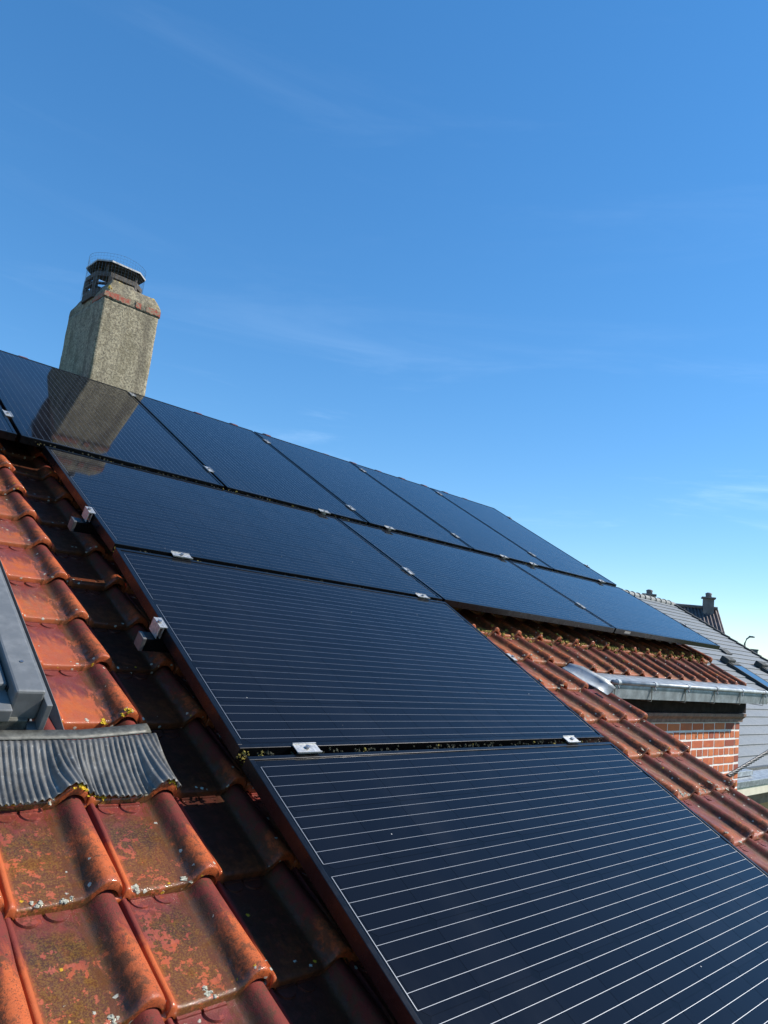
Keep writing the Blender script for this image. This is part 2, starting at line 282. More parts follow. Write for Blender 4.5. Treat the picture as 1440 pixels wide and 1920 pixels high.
class MB:
    def __init__(s): s.v = []; s.f = []
    def add(s, v, f):
        b = len(s.v); s.v += [Vector(q) for q in v]; s.f += [tuple(i + b for i in q) for q in f]; return s
    def box(s, x0, y0, z0, x1, y1, z1):
        return s.add([(x0, y0, z0), (x1, y0, z0), (x1, y1, z0), (x0, y1, z0), (x0, y0, z1), (x1, y0, z1), (x1, y1, z1), (x0, y1, z1)],
                     [(0, 3, 2, 1), (4, 5, 6, 7), (0, 1, 5, 4), (1, 2, 6, 5), (2, 3, 7, 6), (3, 0, 4, 7)])
    def prism(s, poly, x0, x1):
        """closed (y, z) outline extruded along x"""
        n = len(poly); v = [(x0, a, b) for a, b in poly] + [(x1, a, b) for a, b in poly]
        f = [(i, (i + 1) % n, n + (i + 1) % n, n + i) for i in range(n)] + [tuple(range(n - 1, -1, -1)), tuple(range(n, 2 * n))]
        return s.add(v, f)
    def tube(s, pts, rad, n=8, closed=False, caps=True):
        pts = [Vector(p) for p in pts]; rr = rad if isinstance(rad, (list, tuple)) else [rad] * len(pts); v = []; f = []
        for i, p in enumerate(pts):
            a = pts[i - 1] if (i > 0 or closed) else p; b = pts[(i + 1) % len(pts)] if (i < len(pts) - 1 or closed) else p
            t = (b - a).normalized(); q = t.orthogonal() if abs(t.z) > 0.9 else t.cross(Vector((0, 0, 1))); q.normalize(); w = t.cross(q)
            v += [p + (q * math.cos(k * math.tau / n) + w * math.sin(k * math.tau / n)) * rr[i] for k in range(n)]
        m = len(pts)
        for i in range(m if closed else m - 1):
            for k in range(n):
                j = (i + 1) % m; f.append((i * n + k, i * n + (k + 1) % n, j * n + (k + 1) % n, j * n + k))
        if caps and not closed: f += [tuple(range(n - 1, -1, -1)), tuple(range((m - 1) * n, m * n))]
        return s.add(v, f)
    def build(s, name, mat, parent=None, smooth=False, bevel=0.0, seg=2):
        o = mesh_obj(name, s.v, s.f, mat, parent, smooth)
        bm = bmesh.new(); bm.from_mesh(o.data); bmesh.ops.recalc_face_normals(bm, faces=bm.faces); bm.to_mesh(o.data); bm.free()
        if smooth: o.data.shade_smooth()
        if bevel:
            b = o.modifiers.new('bevel', 'BEVEL'); b.width = bevel; b.segments = seg; b.limit_method = 'ANGLE'; b.angle_limit = math.radians(40)
        return o
def clumps(name, spots, mat, parent, rng, label=None):
    """irregular tufts: spots = (x, y, z, radius, flat)"""
    v = []; f = []
    bm = bmesh.new(); bmesh.ops.create_icosphere(bm, subdivisions=2, radius=1.0)
    bv = [q.co.copy() for q in bm.verts]; bf = [tuple(q.index for q in g.verts) for g in bm.faces]; bm.free()
    for (x, y, z, r, fl) in spots:
        b = len(v); off = Vector((rng.random() * 50, rng.random() * 50, rng.random() * 50)); sx, sy = rng.uniform(.7, 1.3), rng.uniform(.7, 1.3)
        for q in bv:
            k = r * (0.72 + 0.75 * noise.noise(q * 1.6 + off) + 0.4 * noise.noise(q * 4 + off))
            v.append((x + q.x * k * sx, y + q.y * k * sy, z + q.z * k * fl))
        f += [tuple(i + b for i in g) for g in bf]
    o = mesh_obj(name, v, f, mat, parent, False); o['kind'] = 'stuff'
    return o

# ================================================================== ground and houses
g = 600
gs = []; gf = []
tag(mesh_obj('ground', [(-g, -g, -5.2), (g, -g, -5.2), (g, g, -5.2), (-g, g, -5.2)], [(0, 1, 2, 3)], M['grass']), kind='structure')

house = tag(empty('brick_house', (0, 0, -5.2)), 'brick house with red glazed tile roof carrying the black solar panels', 'house')
HW = empty('tmp'); bpy.data.objects.remove(HW)
def hchild(o, p=None): o.parent = p or house; return o
def to_house(o):                                            # world coordinates under the house Empty
    o.parent = house; o.location = Vector(o.location) + Vector((0, 0, 5.2)); return o
RIDGE_V = 2.03
N0 = Vector((0, -math.sin(TH), math.cos(TH))); V0 = Vector((0, math.cos(TH), math.sin(TH)))
def yz(v, n): p = V0 * v + N0 * n; return (p.y, p.z)
ridgeY, ridgeZ = yz(RIDGE_V, -0.24)
body = MB()
body.prism([(-1.104, -5.2), (4.9, -5.2), (4.9, ridgeZ - 0.52 * (4.9 - ridgeY)), (ridgeY, ridgeZ - 0.01), (-1.104, -0.9)], -4.4, 5.192)
wall = to_house(body.build('wall', M['mortar']))
low = MB(); ey, ez = yz(-4.25, -0.25); wy, wz = yz(-1.2, -0.25)
low.prism([(ey + 0.25, -5.2), (-1.108, -5.2), (-1.108, -1.108 * math.tan(TH) - 0.25 / math.cos(TH)), (ey + 0.25, (ey + .25) * math.tan(TH) - 0.25 / math.cos(TH))], -4.4, 2.60)
to_house(low.build('lower_wall', M['housebrick']))

roof = empty('roof', (0, 0, 5.2), (TH, 0, 0), house)        # children of the roof: x along the ridge, y up the slope, z out of it
roof.name = 'roof'
deck = MB(); deck.box(-4.4, -4.3, -0.25, 2.62, RIDGE_V, -0.19); deck.box(2.624, -1.30, -0.25, 5.18, RIDGE_V, -0.192)
deck.build('roof_deck', M['roofdeck'], roof)
bk = MB(); bk.prism([(ridgeY + .02, ridgeZ + 0.06), (ridgeY + 0.02, ridgeZ + 0.0), (5.2, ridgeZ - 0.52 * (5.2 - ridgeY)), (5.2, ridgeZ + .06 - 0.52 * (5.2 - ridgeY))], -4.4, 5.2)
to_house(bk.build('back_roof', M['pantile']))

# ------------------------------------------------------------------ roof tiles
PW, PL = 0.2095, 0.2585
XS = [-.030, -.012, -.002, 0, .003, .007, .011, .015, .019, .032, .060, .090, .108, .120, .128, .133, .138, .144, .151, .159, .168, .177, .185, .191, .196, .200, .2028, .2036, .2040]
YS = [0, .0022, .0055, .010, .016, .026, .045, .09, .16, .225, .26, .305]
def tile_z(x, y):
    t = y / PL
    rim = 0.0
    if x < 0: rim = -.010
    elif x < .015: rim = .0095 * math.sin(math.pi * min(1, max(0, (x + .004) / .019))) ** 0.8
    elif x < .02: rim = .0005
    H = .033 * (1.0 - 0.30 * min(1.1, max(0, t)) ** 0.8)
    xc, wl, wr = .169, .037 - .006 * min(1, t), .0348 - .005 * min(1, t)
    z = rim
    if x > .095: z += .004 * min(1, (x - .095) / .045) ** 1.5
    if x > xc - wl:
        if x <= xc:
            q = (xc - x) / wl; z += H * (0.5 + 0.5 * math.cos(math.pi * q)) ** 0.78
        else:
            q = (x - xc) / wr; z += H * math.sqrt(max(0, 1 - min(1, q) ** 2.3))
    if x >= .2034: z = -.014
    e = .011                                                 # rounded tail edge
    if y < e: z -= .0055 * (1 - math.sqrt(max(0, 1 - (1 - y / e) ** 2)))
    return z
def tile_mesh(seed):
    rng = random.Random(seed); off = Vector((seed * 3.1, 7.7, 1.3)); v = []; uv = []; f = []
    nx, ny = len(XS), len(YS)
    for y in YS:
        for x in XS:
            w = noise.noise(Vector((x * 9, y * 7, 0)) + off) * 0.0022
            v.append((x, y + (noise.noise(Vector((x * 30, 0, 5)) + off) * .0018 if y < .02 else 0), tile_z(x, y) + w)); uv.append((x / PW, y / PL))
    for j in range(ny - 1):
        for i in range(nx - 1): a = j * nx + i; f.append((a, a + 1, a + nx + 1, a + nx))
    b = len(v)                                               # tail edge: down and back underneath
    for k, (dz, yy) in enumerate(((-.0175, .001), (-.0180, .03))):
        for x in XS: v.append((x, yy, tile_z(x, 0) + dz if x < .2034 else -.016)); uv.append((x / PW, 0.01))
    for i in range(nx - 1):
        f.append((i, b + i, b + i + 1, i + 1)); f.append((b + i, b + nx + i, b + nx + i + 1, b + i + 1))
    for lx in (.042, .093):                                  # two pressed half discs under the next tile's tail
        r = .0225; cy = PL - .011; h = .0034; c = len(v); K = 10
        for zz, rr in ((h, r), (-.001, r + .0015)):
            for k in range(K + 1):
                a = math.pi + math.pi * k / K; v.append((lx + rr * math.cos(a), cy + rr * math.sin(a), zz)); uv.append((lx / PW, .9))
        f.append(tuple(c + k for k in range(K + 1)))
        for k in range(K): f.append((c + k, c + K + 1 + k, c + K + 2 + k, c + k + 1))
        c = len(v)                                           # raised bar
        for (dx, dy, zz) in ((-r, 0, 0), (r, 0, 0), (r, .002, .006), (-r, .002, .006), (r, .009, .006), (-r, .009, .006), (r, .012, 0), (-r, .012, 0)):
            v.append((lx + dx, cy - .001 + dy, zz)); uv.append((lx / PW, .92))
        f += [(c, c + 1, c + 2, c + 3), (c + 3, c + 2, c + 4, c + 5), (c + 5, c + 4, c + 6, c + 7), (c + 1, c + 6, c + 4, c + 2), (c, c + 3, c + 5, c + 7)]
    return v, f, uv
TV = [tile_mesh(i) for i in range(4)]
TM = []
for v, f, uv in TV:
    o = mesh_obj('roof_tile', v, f, M['tile'], None, True, uv); o.data.set_sharp_from_angle(angle=math.radians(50)); TM.append(o.data); bpy.data.objects.remove(o)
LEFT = [(-3, -2.618), (-2, -2.369), (-1, -2.115), (0, -1.85), (1, -1.5975), (2, -1.348), (3, -1.095), (4, -.842), (5, -.6025), (6, -.358)]
LEFT = dict(LEFT)
def row_v(j, u):
    if j in LEFT: a = LEFT[j]
    elif j > 6: a = -.358 + .2475 * (j - 6)
    else: a = -2.618 + .2565 * (j + 3)
    b = -1.838 + .2585 * j
    k = min(1, max(0, (u + .14) / 2.19))
    return a + (b - a) * k + .024
ROLLS = [-.154 - .2105 * k for k in range(19, -1, -1)] + [-.154 + .2009 * k for k in range(1, 11)] + [2.056, 2.262, 2.472, 2.688, 2.897, 3.100, 3.295, 3.490, 3.682, 3.872, 4.06, 4.25, 4.44, 4.63, 4.817, 5.005, 5.185]
LIFT = .023
lift = math.atan(LIFT / PL)
NT = -.158
stuff = MB(); suv = []
rng = random.Random(3)
ntile = 0
for ci in range(1, len(ROLLS)):
    rc = ROLLS[ci]; pitch = rc - ROLLS[ci - 1]; sx = pitch / PW
    for j in range(-9, 16):
        v = row_v(j, rc)
        if v > RIDGE_V - .12 or (j == 1 and abs(rc - 2.688) < .01): continue
        if rc > 2.72 and j < 2: continue
        if rc < -.30 and -1.95 < v < -.55 and rc > -1.2: continue          # opening of the roof window
        low_eave = 0.0
        if rc > 2.72 and j == 2:
            k = (rc - 2.8) / 2.4; low_eave = .008 + .014 * k; v -= .03 + .035 * k
        part = (rc < .15 and rc > -1.0 and v > -3.5 and v < .2) or (1.8 < rc < 2.75 and -3.1 < v < -.55) or (rc > 2.75 and j < 5)
        jx, jy, jz = rng.gauss(0, .0012), rng.gauss(0, .002), rng.gauss(0, .0008)
        rx = -lift + rng.gauss(0, .007); rz = rng.gauss(0, .010); ry = rng.gauss(0, .009)
        n = NT + LIFT + jz - low_eave
        if low_eave: rx += -0.0 + low_eave / .27
        loc = Vector((rc - .166 * sx + jx, v + jy, n))
        mi = rng.randrange(4)
        if rc > 1.5: col = (rng.uniform(.25, .6) if j > 0 else rng.uniform(.5, .85), rng.uniform(.1, .4), rng.uniform(.75, 1.0), 1)
        else:
            col = (rng.uniform(.35, .65), rng.uniform(.75, 1.0) if v < -2.0 else rng.uniform(.0, .28), rng.uniform(0.15, .4) if v > -2.0 else rng.uniform(.05, .25), 1)
        if -.1 < rc < 1.9: col = (rng.uniform(.55, .9), rng.uniform(.3, .6), .0, rng.uniform(0.05, .3))  # columns beside and under the panels: shadow painted in as darker tile colour
        if rc > 2.55 and rc < 2.75 and j < 2: col = (rng.uniform(.6, .9), .1, rng.uniform(.35, .7), 1)
        if rc > 1.9 and rc < 2.75 and j in (-3, -4): col = (rng.uniform(.8, 1.0), .05, rng.uniform(.3, .6), 1)
        if part and ntile < 298:
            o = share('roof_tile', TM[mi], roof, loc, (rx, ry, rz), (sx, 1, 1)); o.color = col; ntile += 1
        else:
            mt = Matrix.LocRotScale(loc, Euler((rx, ry, rz)), Vector((sx, 1, 1)))
            vv, ff, uu = TV[mi]; stuff.add([mt @ Vector(q) for q in vv], ff); suv += uu
o = mesh_obj('roof_tiles_beneath_panels', stuff.v, stuff.f, M['tile'], roof, True, suv); o['kind'] = 'stuff'; o.color = (.6, .25, .35, 1)
o.data.set_sharp_from_angle(angle=math.radians(50))
print('TILES', ntile, len(stuff.f))

# ridge tiles
def ridge_mesh(ln, r0, r1):
    b = MB(); K = 10; v = []; f = []
    for x, r in ((0, r1), (.05, r1), (.055, r0), (ln, r0 * .96)):
        for k in range(K + 1):
            a = math.pi * (k / K) * 1.1 - .05 * math.pi; v.append((x, -r * math.cos(a), r * 0.85 * math.sin(a)))
    for i in range(3):
        for k in range(K): q = i * (K + 1) + k; f.append((q, q + 1, q + K + 2, q + K + 1))
    f.append(tuple(range(K + 1))); return v, f
rv, rf = ridge_mesh(.37, .085, .105)
ro = mesh_obj('ridge_tile', rv, rf, M['tile'], None, True, [(.75, .62)] * len(rv)); rme = ro.data; rme.set_sharp_from_angle(angle=math.radians(45)); bpy.data.objects.remove(ro)
u = -4.4
while u < 5.1:
    o = share('ridge_tile', rme, roof, (u, RIDGE_V - .02, -.139 + rng.gauss(0, .003)), (rng.gauss(0, .01), rng.gauss(0, .01), rng.gauss(0, .01))); o.color = (.55, 0, .7, 1)
    u += .335

# moss and lichen on the tiles
def on_tiles(u, v):
    """height of the tile surface (roof local) at u, v"""
    ci = next((i for i in range(1, len(ROLLS)) if ROLLS[i - 1] + .04 < u <= ROLLS[i] + .04), None)
    if ci is None: return NT + .01
    sx = (ROLLS[ci] - ROLLS[ci - 1]) / PW; x = (u - ROLLS[ci]) / sx + .166
    best = NT
    for j in range(-9, 16):
        y = v - row_v(j, ROLLS[ci])
        if 0 <= y <= .3: best = max(best, NT + LIFT * (1 - y / PL) + tile_z(min(.203, max(0, x)), y))
    return best
ms = []
for i in range(620):
    u = rng.uniform(1.95, 5.1); k = rng.random()
    v = row_v(3, u) + rng.gauss(.012, .016)
    if k < .72 and abs(((u - 2.056) / .2) % 1 - .0) > .18: ms.append((u, v, on_tiles(u, v) + .002, rng.uniform(.006, .016), .7))
for i in range(70):
    u = rng.uniform(2.75, 3.6); v = rng.uniform(-1.35, -1.1); ms.append((u, v, on_tiles(u, v) - .012, rng.uniform(.004, .010), .5))
clumps('moss', ms, M['moss'], roof, rng)
lw = []
for (j, du) in [(-1, -.04), (-1, -.09), (-2, -.05), (-2, -.13), (-3, -.07)]:
    for uu in (-.154, -.3645, -.575):
        u = uu + du + rng.uniform(-.02, .02); v = row_v(j, u) + rng.uniform(.002, .012)
        for q in range(5): lw.append((u + rng.gauss(0, .006), v + rng.gauss(0, .004), on_tiles(u, v) - .001, rng.uniform(.004, .008), .5))
for i in range(60):
    u = rng.uniform(2.0, 2.7); j = rng.choice((-3, -2, -1, 0, 1, 2)); v = row_v(j, u) + abs(rng.gauss(0, .02)) + .004
    for q in range(3): lw.append((u + rng.gauss(0, .008), v + rng.gauss(0, .006), on_tiles(u, v) - .001, rng.uniform(.004, .009), .35))
clumps('grey_lichen', lw, M['lichenwhite'], roof, rng)
ly = []
for (uu, j, sp) in [(-.475, -1, .012), (-.345, -1, .016), (-.345, -1, .016), (-.13, -1, .010), (-.16, 0, .006), (-.29, -1, .006), (-.21, 0, .004)]:
    for q in range(12):
        u = uu + rng.gauss(0, sp); v = row_v(j, u) + abs(rng.gauss(.006, .006)); ly.append((u, v, on_tiles(u, v), rng.uniform(.003, .006), .6))
clumps('yellow_lichen', ly, M['lichenyellow'], roof, rng)

# ------------------------------------------------------------------ zinc flashing beside the verge, eaves gutter
fl = MB(); P = []
path = [(2.545, -1.37), (2.575, -1.43), (2.605, -1.49), (2.635, -1.55), (2.665, -1.61)]
for i, (a, b) in enumerate(path):
    hh = (.030, .048, .056, .056, .040)[i]
    for k in range(7):
        t = k / 6; P.append((a - .05 + .075 * t, b + .012 * t, -.128 + hh * t * t + .003 * math.sin(i * 2.3 + k)))
F = [(i * 7 + k, i * 7 + k + 1, i * 7 + k + 8, i * 7 + k + 7) for i in range(4) for k in range(6)]
o = mesh_obj('verge_flashing', P, F, M['zinc'], roof, True); md = o.modifiers.new('thick', 'SOLIDIFY'); md.thickness = .003

gut = to_house(empty('gutter', (2.80, -1.30, -.79)))
gx = 2.47
def sheet(name, prof, x0, x1, mat, parent, nx=60, amp=0.0, off=(0, 0, 0), th=.0016):
    v = []; f = []; m = len(prof)
    for i in range(nx + 1):
        x = x0 + (x1 - x0) * i / nx
        for (y, z) in prof:
            d = amp * noise.noise(Vector((x * 9, y * 22, z * 22))) + amp * .5 * noise.noise(Vector((x * 31, y * 60, z * 5)))
            v.append((x, y, z + d))
    for i in range(nx):
        for k in range(m - 1): a = i * m + k; f.append((a, a + 1, a + m + 1, a + m))
    o = mesh_obj(name, v, f, mat, parent, True); o.location = off
    md = o.modifiers.new('thick', 'SOLIDIFY'); md.thickness = th
    o.data.set_sharp_from_angle(angle=math.radians(35)); return o
sheet('gutter_trough', [(-.0 + .004, -.006), (.010, -.03), (.020, -.092), (.17, -.10), (.175, .02)], 0, gx, M['zinc'], gut)
bd = MB(); bd.tube([(-.005 + gx * 0, 0, 0), (gx, 0, 0)], .0125, 12); bd.build('gutter_bead', M['zincpale'], gut, True)
for i, xx in enumerate((.03, .48, .945, 1.405, 1.865, 2.33)):
    br = MB(); br.box(xx - .005, .002, -.096, xx + .005, .0045, -.012); br.box(xx - .005, .0045, -.102, xx + .005, .17, -.0985)
    b2 = br.build('gutter_bracket', M['coverdark'], gut)
    lug = MB(); lug.tube([(xx + .012, 0, 0), (xx + .042, 0, 0)], .0165, 10)
    lug.tube([(xx + .02, -.004, -.012), (xx + .024, -.010, -.03), (xx + .020, -.004, -.042)], .004, 6)
    lug.build('bracket_clip', M['zincpale'], b2)
sheet('drip_flashing', [(.17, .034), (.12, .026), (.075, .016), (.03, .007), (.004, .002)], -.06, gx - .10, M['zincpale'], gut, 150, .0022)

# brick wall below the gutter: individual bricks on the wall
bw = MB().box(-.5, 0, -.5, .5, 1, .5)
bo = mesh_obj('brick', [(q[0], q[1], q[2]) for q in bw.v], bw.f, M['brick']); bme = bo.data; bpy.data.objects.remove(bo)
bm = bmesh.new(); bm.from_mesh(bme); bmesh.ops.recalc_face_normals(bm, faces=bm.faces); bm.to_mesh(bme); bm.free()
zt = -1.052; pitch = .0625; nb = 0
for r in range(24):
    zc = zt - .0265 - r * pitch; xr = 5.192; stretch = (r % 2 == 0); first = True
    while xr > 3.3:
        w = (.098 if not first else .094) if stretch and first else (.196 if stretch else .098)
        if not stretch and first: w = .098
        ww = w - .017 + rng.uniform(-.003, .003)
        if nb < 299: share('brick', bme, wall, (xr - w / 2 + .0055, -1.1060 - rng.uniform(0, .0012), zc + rng.uniform(-.0015, .0015)), (0, rng.gauss(0, .006), rng.gauss(0, .008)), (ww, .012, .0475 + rng.uniform(-.002, .002)))
        nb += 1; xr -= w; first = False
print('BRICKS', nb)
bd = MB(); bd.box(2.66, -1.135, -.975, 5.24, -1.108, -.872); to_house(bd.build('fascia_board', M['darkwood'], None, False, .003))
ml = MB(); ml.prism([(-1.148, -1.000), (-1.150, -.978), (-1.110, -.978), (-1.110, -1.045), (-1.122, -1.045), (-1.124, -1.02)], 2.66, 5.215); to_house(ml.build('cornice_moulding', M['oldwood'], None, False, .003))

# ------------------------------------------------------------------ chimney
def displaced_box(x0, y0, z0, x1, y1, z1, amp, res, taper=None):
    bm = bmesh.new()
    v = {}
    nx, ny, nz = [max(2, int((b - a) / res)) for a, b in ((x0, x1), (y0, y1), (z0, z1))]
    def vert(i, j, k):
        if (i, j, k) not in v:
            x = x0 + (x1 - x0) * i / nx; y = y0 + (y1 - y0) * j / ny; z = z0 + (z1 - z0) * k / nz
            if taper: x, y, z = taper(x, y, z)
            p = Vector((x, y, z)); e = sum((i in (0, nx), j in (0, ny), k in (0, nz)))
            d = Vector((noise.noise(p * 14), noise.noise(p * 14 + Vector((9, 0, 0))), noise.noise(p * 14 + Vector((0, 9, 0))))) * amp
            d += Vector((noise.noise(p * 45), noise.noise(p * 45 + Vector((9, 0, 0))), noise.noise(p * 45 + Vector((0, 9, 0))))) * amp * .6
            v[(i, j, k)] = bm.verts.new(p + d)
        return v[(i, j, k)]
    for i in range(nx):
        for j in range(ny):
            for k in (0, nz): bm.faces.new([vert(i, j, k), vert(i + 1, j, k), vert(i + 1, j + 1, k), vert(i, j + 1, k)])
    for i in range(nx):
        for k in range(nz):
            for j in (0, ny): bm.faces.new([vert(i, j, k), vert(i + 1, j, k), vert(i + 1, j, k + 1), vert(i, j, k + 1)])
    for j in range(ny):
        for k in range(nz):
            for i in (0, nx): bm.faces.new([vert(i, j, k), vert(i, j + 1, k), vert(i, j + 1, k + 1), vert(i, j, k + 1)])
    bmesh.ops.recalc_face_normals(bm, faces=bm.faces)
    vs = [q.co.copy() for q in bm.verts]; bm.verts.index_update(); fs = [tuple(q.index for q in g.verts) for g in bm.faces]; bm.free()
    return vs, fs
CX0, CX1, CY0, CY1 = .686, 1.100, 1.600, 2.262
vs, fs = displaced_box(CX0, CY0, .35, CX1, CY1, 1.425, .0022, .02)
ch = to_house(mesh_obj('chimney', vs, fs, M['concrete'], None, True))
def flaunch(x, y, z):
    t = max(0, (z - 1.485) / .085); cx, cy = (CX0 + CX1) / 2, (CY0 + CY1) / 2
    k = t * .05
    x -= k * max(-1, min(1, (x - cx) / .2)); y -= k * .6 * max(-1, min(1, (y - cy) / .3))
    return x, y, z + (.012 * t if x < cx else -.006 * t)
vs, fs = displaced_box(CX0 + .004, CY0 - .004, 1.425, CX1 + .010, CY1 + .012, 1.572, .0035, .016, flaunch)
mesh_obj('mortar_crown', vs, fs, M['concrete'], ch, True)
# strips of bare red brick showing under the crown
def band(xa, xb, seed):
    b = MB(); K = 14; v = []; f = []
    for i in range(K + 1):
        x = xa + (xb - xa) * i / K; a = 1.434 + .012 * noise.noise(Vector((x * 40, seed, 0))); c = 1.474 + .014 * noise.noise(Vector((x * 30, seed, 4)))
        v += [(x, CY0 - .0075, a), (x, CY0 - .0085, c), (x, CY0 + .02, c + .002), (x, CY0 + .02, a - .002)]
    for i in range(K):
        for k in range(4): f.append((i * 4 + k, i * 4 + (k + 1) % 4, i * 4 + 4 + (k + 1) % 4, i * 4 + 4 + k))
    f += [(0, 1, 2, 3), (K * 4 + 3, K * 4 + 2, K * 4 + 1, K * 4)]
    b.add(v, f); return b.build('bare_brick', M['redband'], ch)
band(CX0 - .003, .872, 1.3); band(.915, .955, 5.1); band(.995, CX1 + .008, 8.8)
lb = MB(); lb.box(CX0 - .0012, CY0 + .0, 1.432, CX0 + .02, CY0 + .22, 1.468); lb.build('bare_brick', M['redband'], ch, False, .004)
# cowl: concrete body with slots, posts, octagonal cap and wire cage
cx, cy = .852, 1.915
def octo(hx, hy, c): return [(cx - hx + c, cy - hy), (cx + hx - c, cy - hy), (cx + hx, cy - hy + c), (cx + hx, cy + hy - c), (cx + hx - c, cy + hy), (cx - hx + c, cy + hy), (cx - hx, cy + hy - c), (cx - hx, cy - hy + c)]
def ring(b, outer, inner, z0, z1):
    n = 8; v = [(x, y, z0) for x, y in outer] + [(x, y, z1) for x, y in outer] + [(x, y, z0) for x, y in inner] + [(x, y, z1) for x, y in inner]; f = []
    for i in range(n):
        j = (i + 1) % n; f += [(i, j, n + j, n + i), (2 * n + j, 2 * n + i, 3 * n + i, 3 * n + j), (n + i, n + j, 3 * n + j, 3 * n + i), (j, i, 2 * n + i, 2 * n + j)]
    b.add(v, f)
cw = MB(); O, I = octo(.178, .178, .080), octo(.155, .155, .070)
ring(cw, O, I, 1.48, 1.545); ring(cw, O, I, 1.588, 1.600); ring(cw, O, I, 1.648, 1.682)
for (x, y), (xi, yi) in zip(O, I):
    d = Vector((x - xi, y - yi)); a = math.atan2(y - cy, x - cx); px, py = (x + xi) / 2, (y + yi) / 2
    q = [(px + .019 * math.cos(a + k * math.pi / 2 + .78), py + .019 * math.sin(a + k * math.pi / 2 + .78)) for k in range(4)]
    cw.add([(m[0], m[1], 1.545) for m in q] + [(m[0], m[1], 1.648) for m in q], [(k, (k + 1) % 4, 4 + (k + 1) % 4, 4 + k) for k in range(4)])
cw.build('cowl_body', M['cowl'], ch)
po = MB()
for sx_, sy_ in ((-.11, -.12), (.11, -.12), (-.11, .12), (.11, .12), (-.125, -.01), (.125, .01)): po.tube([(cx + sx_, cy + sy_, 1.68), (cx + sx_, cy + sy_, 1.748)], .011, 8)
po.build('cap_posts', M['cowl'], ch)
cp = MB(); A, B = octo(.183, .183, .078), octo(.187, .187, .080)
n = 8
cp.add([(x, y, 1.748) for x, y in A] + [(cx + (x - cx) * .5, cy + (y - cy) * .5, 1.755) for x, y in A] + [(x, y, 1.765) for x, y in A] + [(cx + (x - cx) * .3, cy + (y - cy) * .3, 1.80) for x, y in A],
       [(i, (i + 1) % n, n + (i + 1) % n, n + i) for i in range(n)] + [tuple(range(n, 2 * n))] + [(2 * n + i, 2 * n + (i + 1) % n, 3 * n + (i + 1) % n, 3 * n + i) for i in range(n)] + [tuple(range(3 * n, 4 * n))])
cp.build('cowl_cap', M['cap'], ch)
cp = MB(); ring(cp, B, octo(.181, .181, .077), 1.755, 1.767); cp.build('cap_rim', M['caprim'], ch)
cg = MB(); R0 = .205; NV = 54
def cage(a, z): 
    rr = R0 * (1 + .018 * math.sin(5 * a + z * 9)); return (cx + rr * math.cos(a), cy + rr * math.sin(a), z)
for k in range(NV):
    a = k / NV * math.tau; cg.tube([cage(a, 1.50), cage(a, 1.68), cage(a, 1.825 + .003 * math.sin(k * 2.1))], .0005, 3, caps=False)
for k in range(15): cg.tube([cage(i / 40 * math.tau, 1.502 + k * .0230) for i in range(40)], .0005 if k < 14 else .0009, 3, True)
o = cg.build('wire_cage', M['wirecage'], ch); o['kind'] = 'stuff'
clumps('orange_lichen', [(CX0 + .02, CY0 - .012, 1.50, .012, 1), (CX0 + .035, CY0 - .014, 1.497, .008, 1)], M['lichenyellow'], ch, rng)

# ------------------------------------------------------------------ roof window at the left
win = empty('roof_window', (-.463, -1.843, -.12), (0, 0, 0), roof)      # local x, y, z parallel to the roof
def wbox(name, boxes, mat, bevel=.003, parent=win):
    b = MB()
    for q in boxes: b.box(*q)
    return b.build(name, mat, parent, False, bevel)
# local offsets: u = x - .46, v = y - 1.85, n = z - .12
wbox('side_cover', [(.000, -.018, .020, .066, 1.16, .098)], M['coverpaint'], .006)
wbox('side_cover', [(-.80, -.018, .020, -.734, 1.16, .098)], M['coverpaint'], .006)
wbox('cover_foot', [(.066, -.045, .010, .080, 1.16, .080)], M['coverpaint'], .002)
wbox('sash_strip', [(-.030, .035, .02, -.004, 1.13, .080)], M['coverpaint'], .005)
wbox('sash_strip', [(-.060, .045, .02, -.034, 1.13, .070)], M['coverpaint'], .005)
wbox('bottom_cover', [(-.73, -.040, .030, .0, .06, .062)], M['coverpaint'], .003)
wbox('rubber_seal', [(-.0035, .03, .02, -.0005, 1.14, .074), (-.0335, .04, .02, -.0305, 1.13, .066)], M['blackplastic'], 0)
for yy in (.10, .48, .86):
    q = MB(); q.tube([(.033, yy, .0982), (.033, yy, .1002)], .0042, 10); q.build('cover_screw', M['steel'], win)
wbox('window_pane', [(-.70, .06, .02, -.062, 1.10, .052)], M['skyglass'], .0)
wbox('top_cover', [(-.80, 1.162, .0, .08, 1.30, .10)], M['coverpaint'], .006)
wbox('frame_base', [(-.73, -.030, -.03, .045, .02, .028), (-.73, -.075, -.03, .028, -.0305, -.004)], M['coverdark'], .003)
wbox('frame_corner', [(.046, -.046, -.03, .080, -.006, .0095)], M['coverpaint'], .003)
v = [(.082, 1.2, -.028), (.118, 1.2, -.028), (.135, 1.2, .006), (.082, .05, -.028), (.118, .05, -.028), (.135, .05, .006), (.03, -.088, -.026), (.112, -.088, -.026), (.130, -.088, .002)]
o = mesh_obj('side_gutter', v, [(0, 3, 4, 1), (1, 4, 5, 2), (3, 6, 7, 4), (4, 7, 8, 5)], M['coverpaint'], win); o.modifiers.new('thick', 'SOLIDIFY').thickness = .002
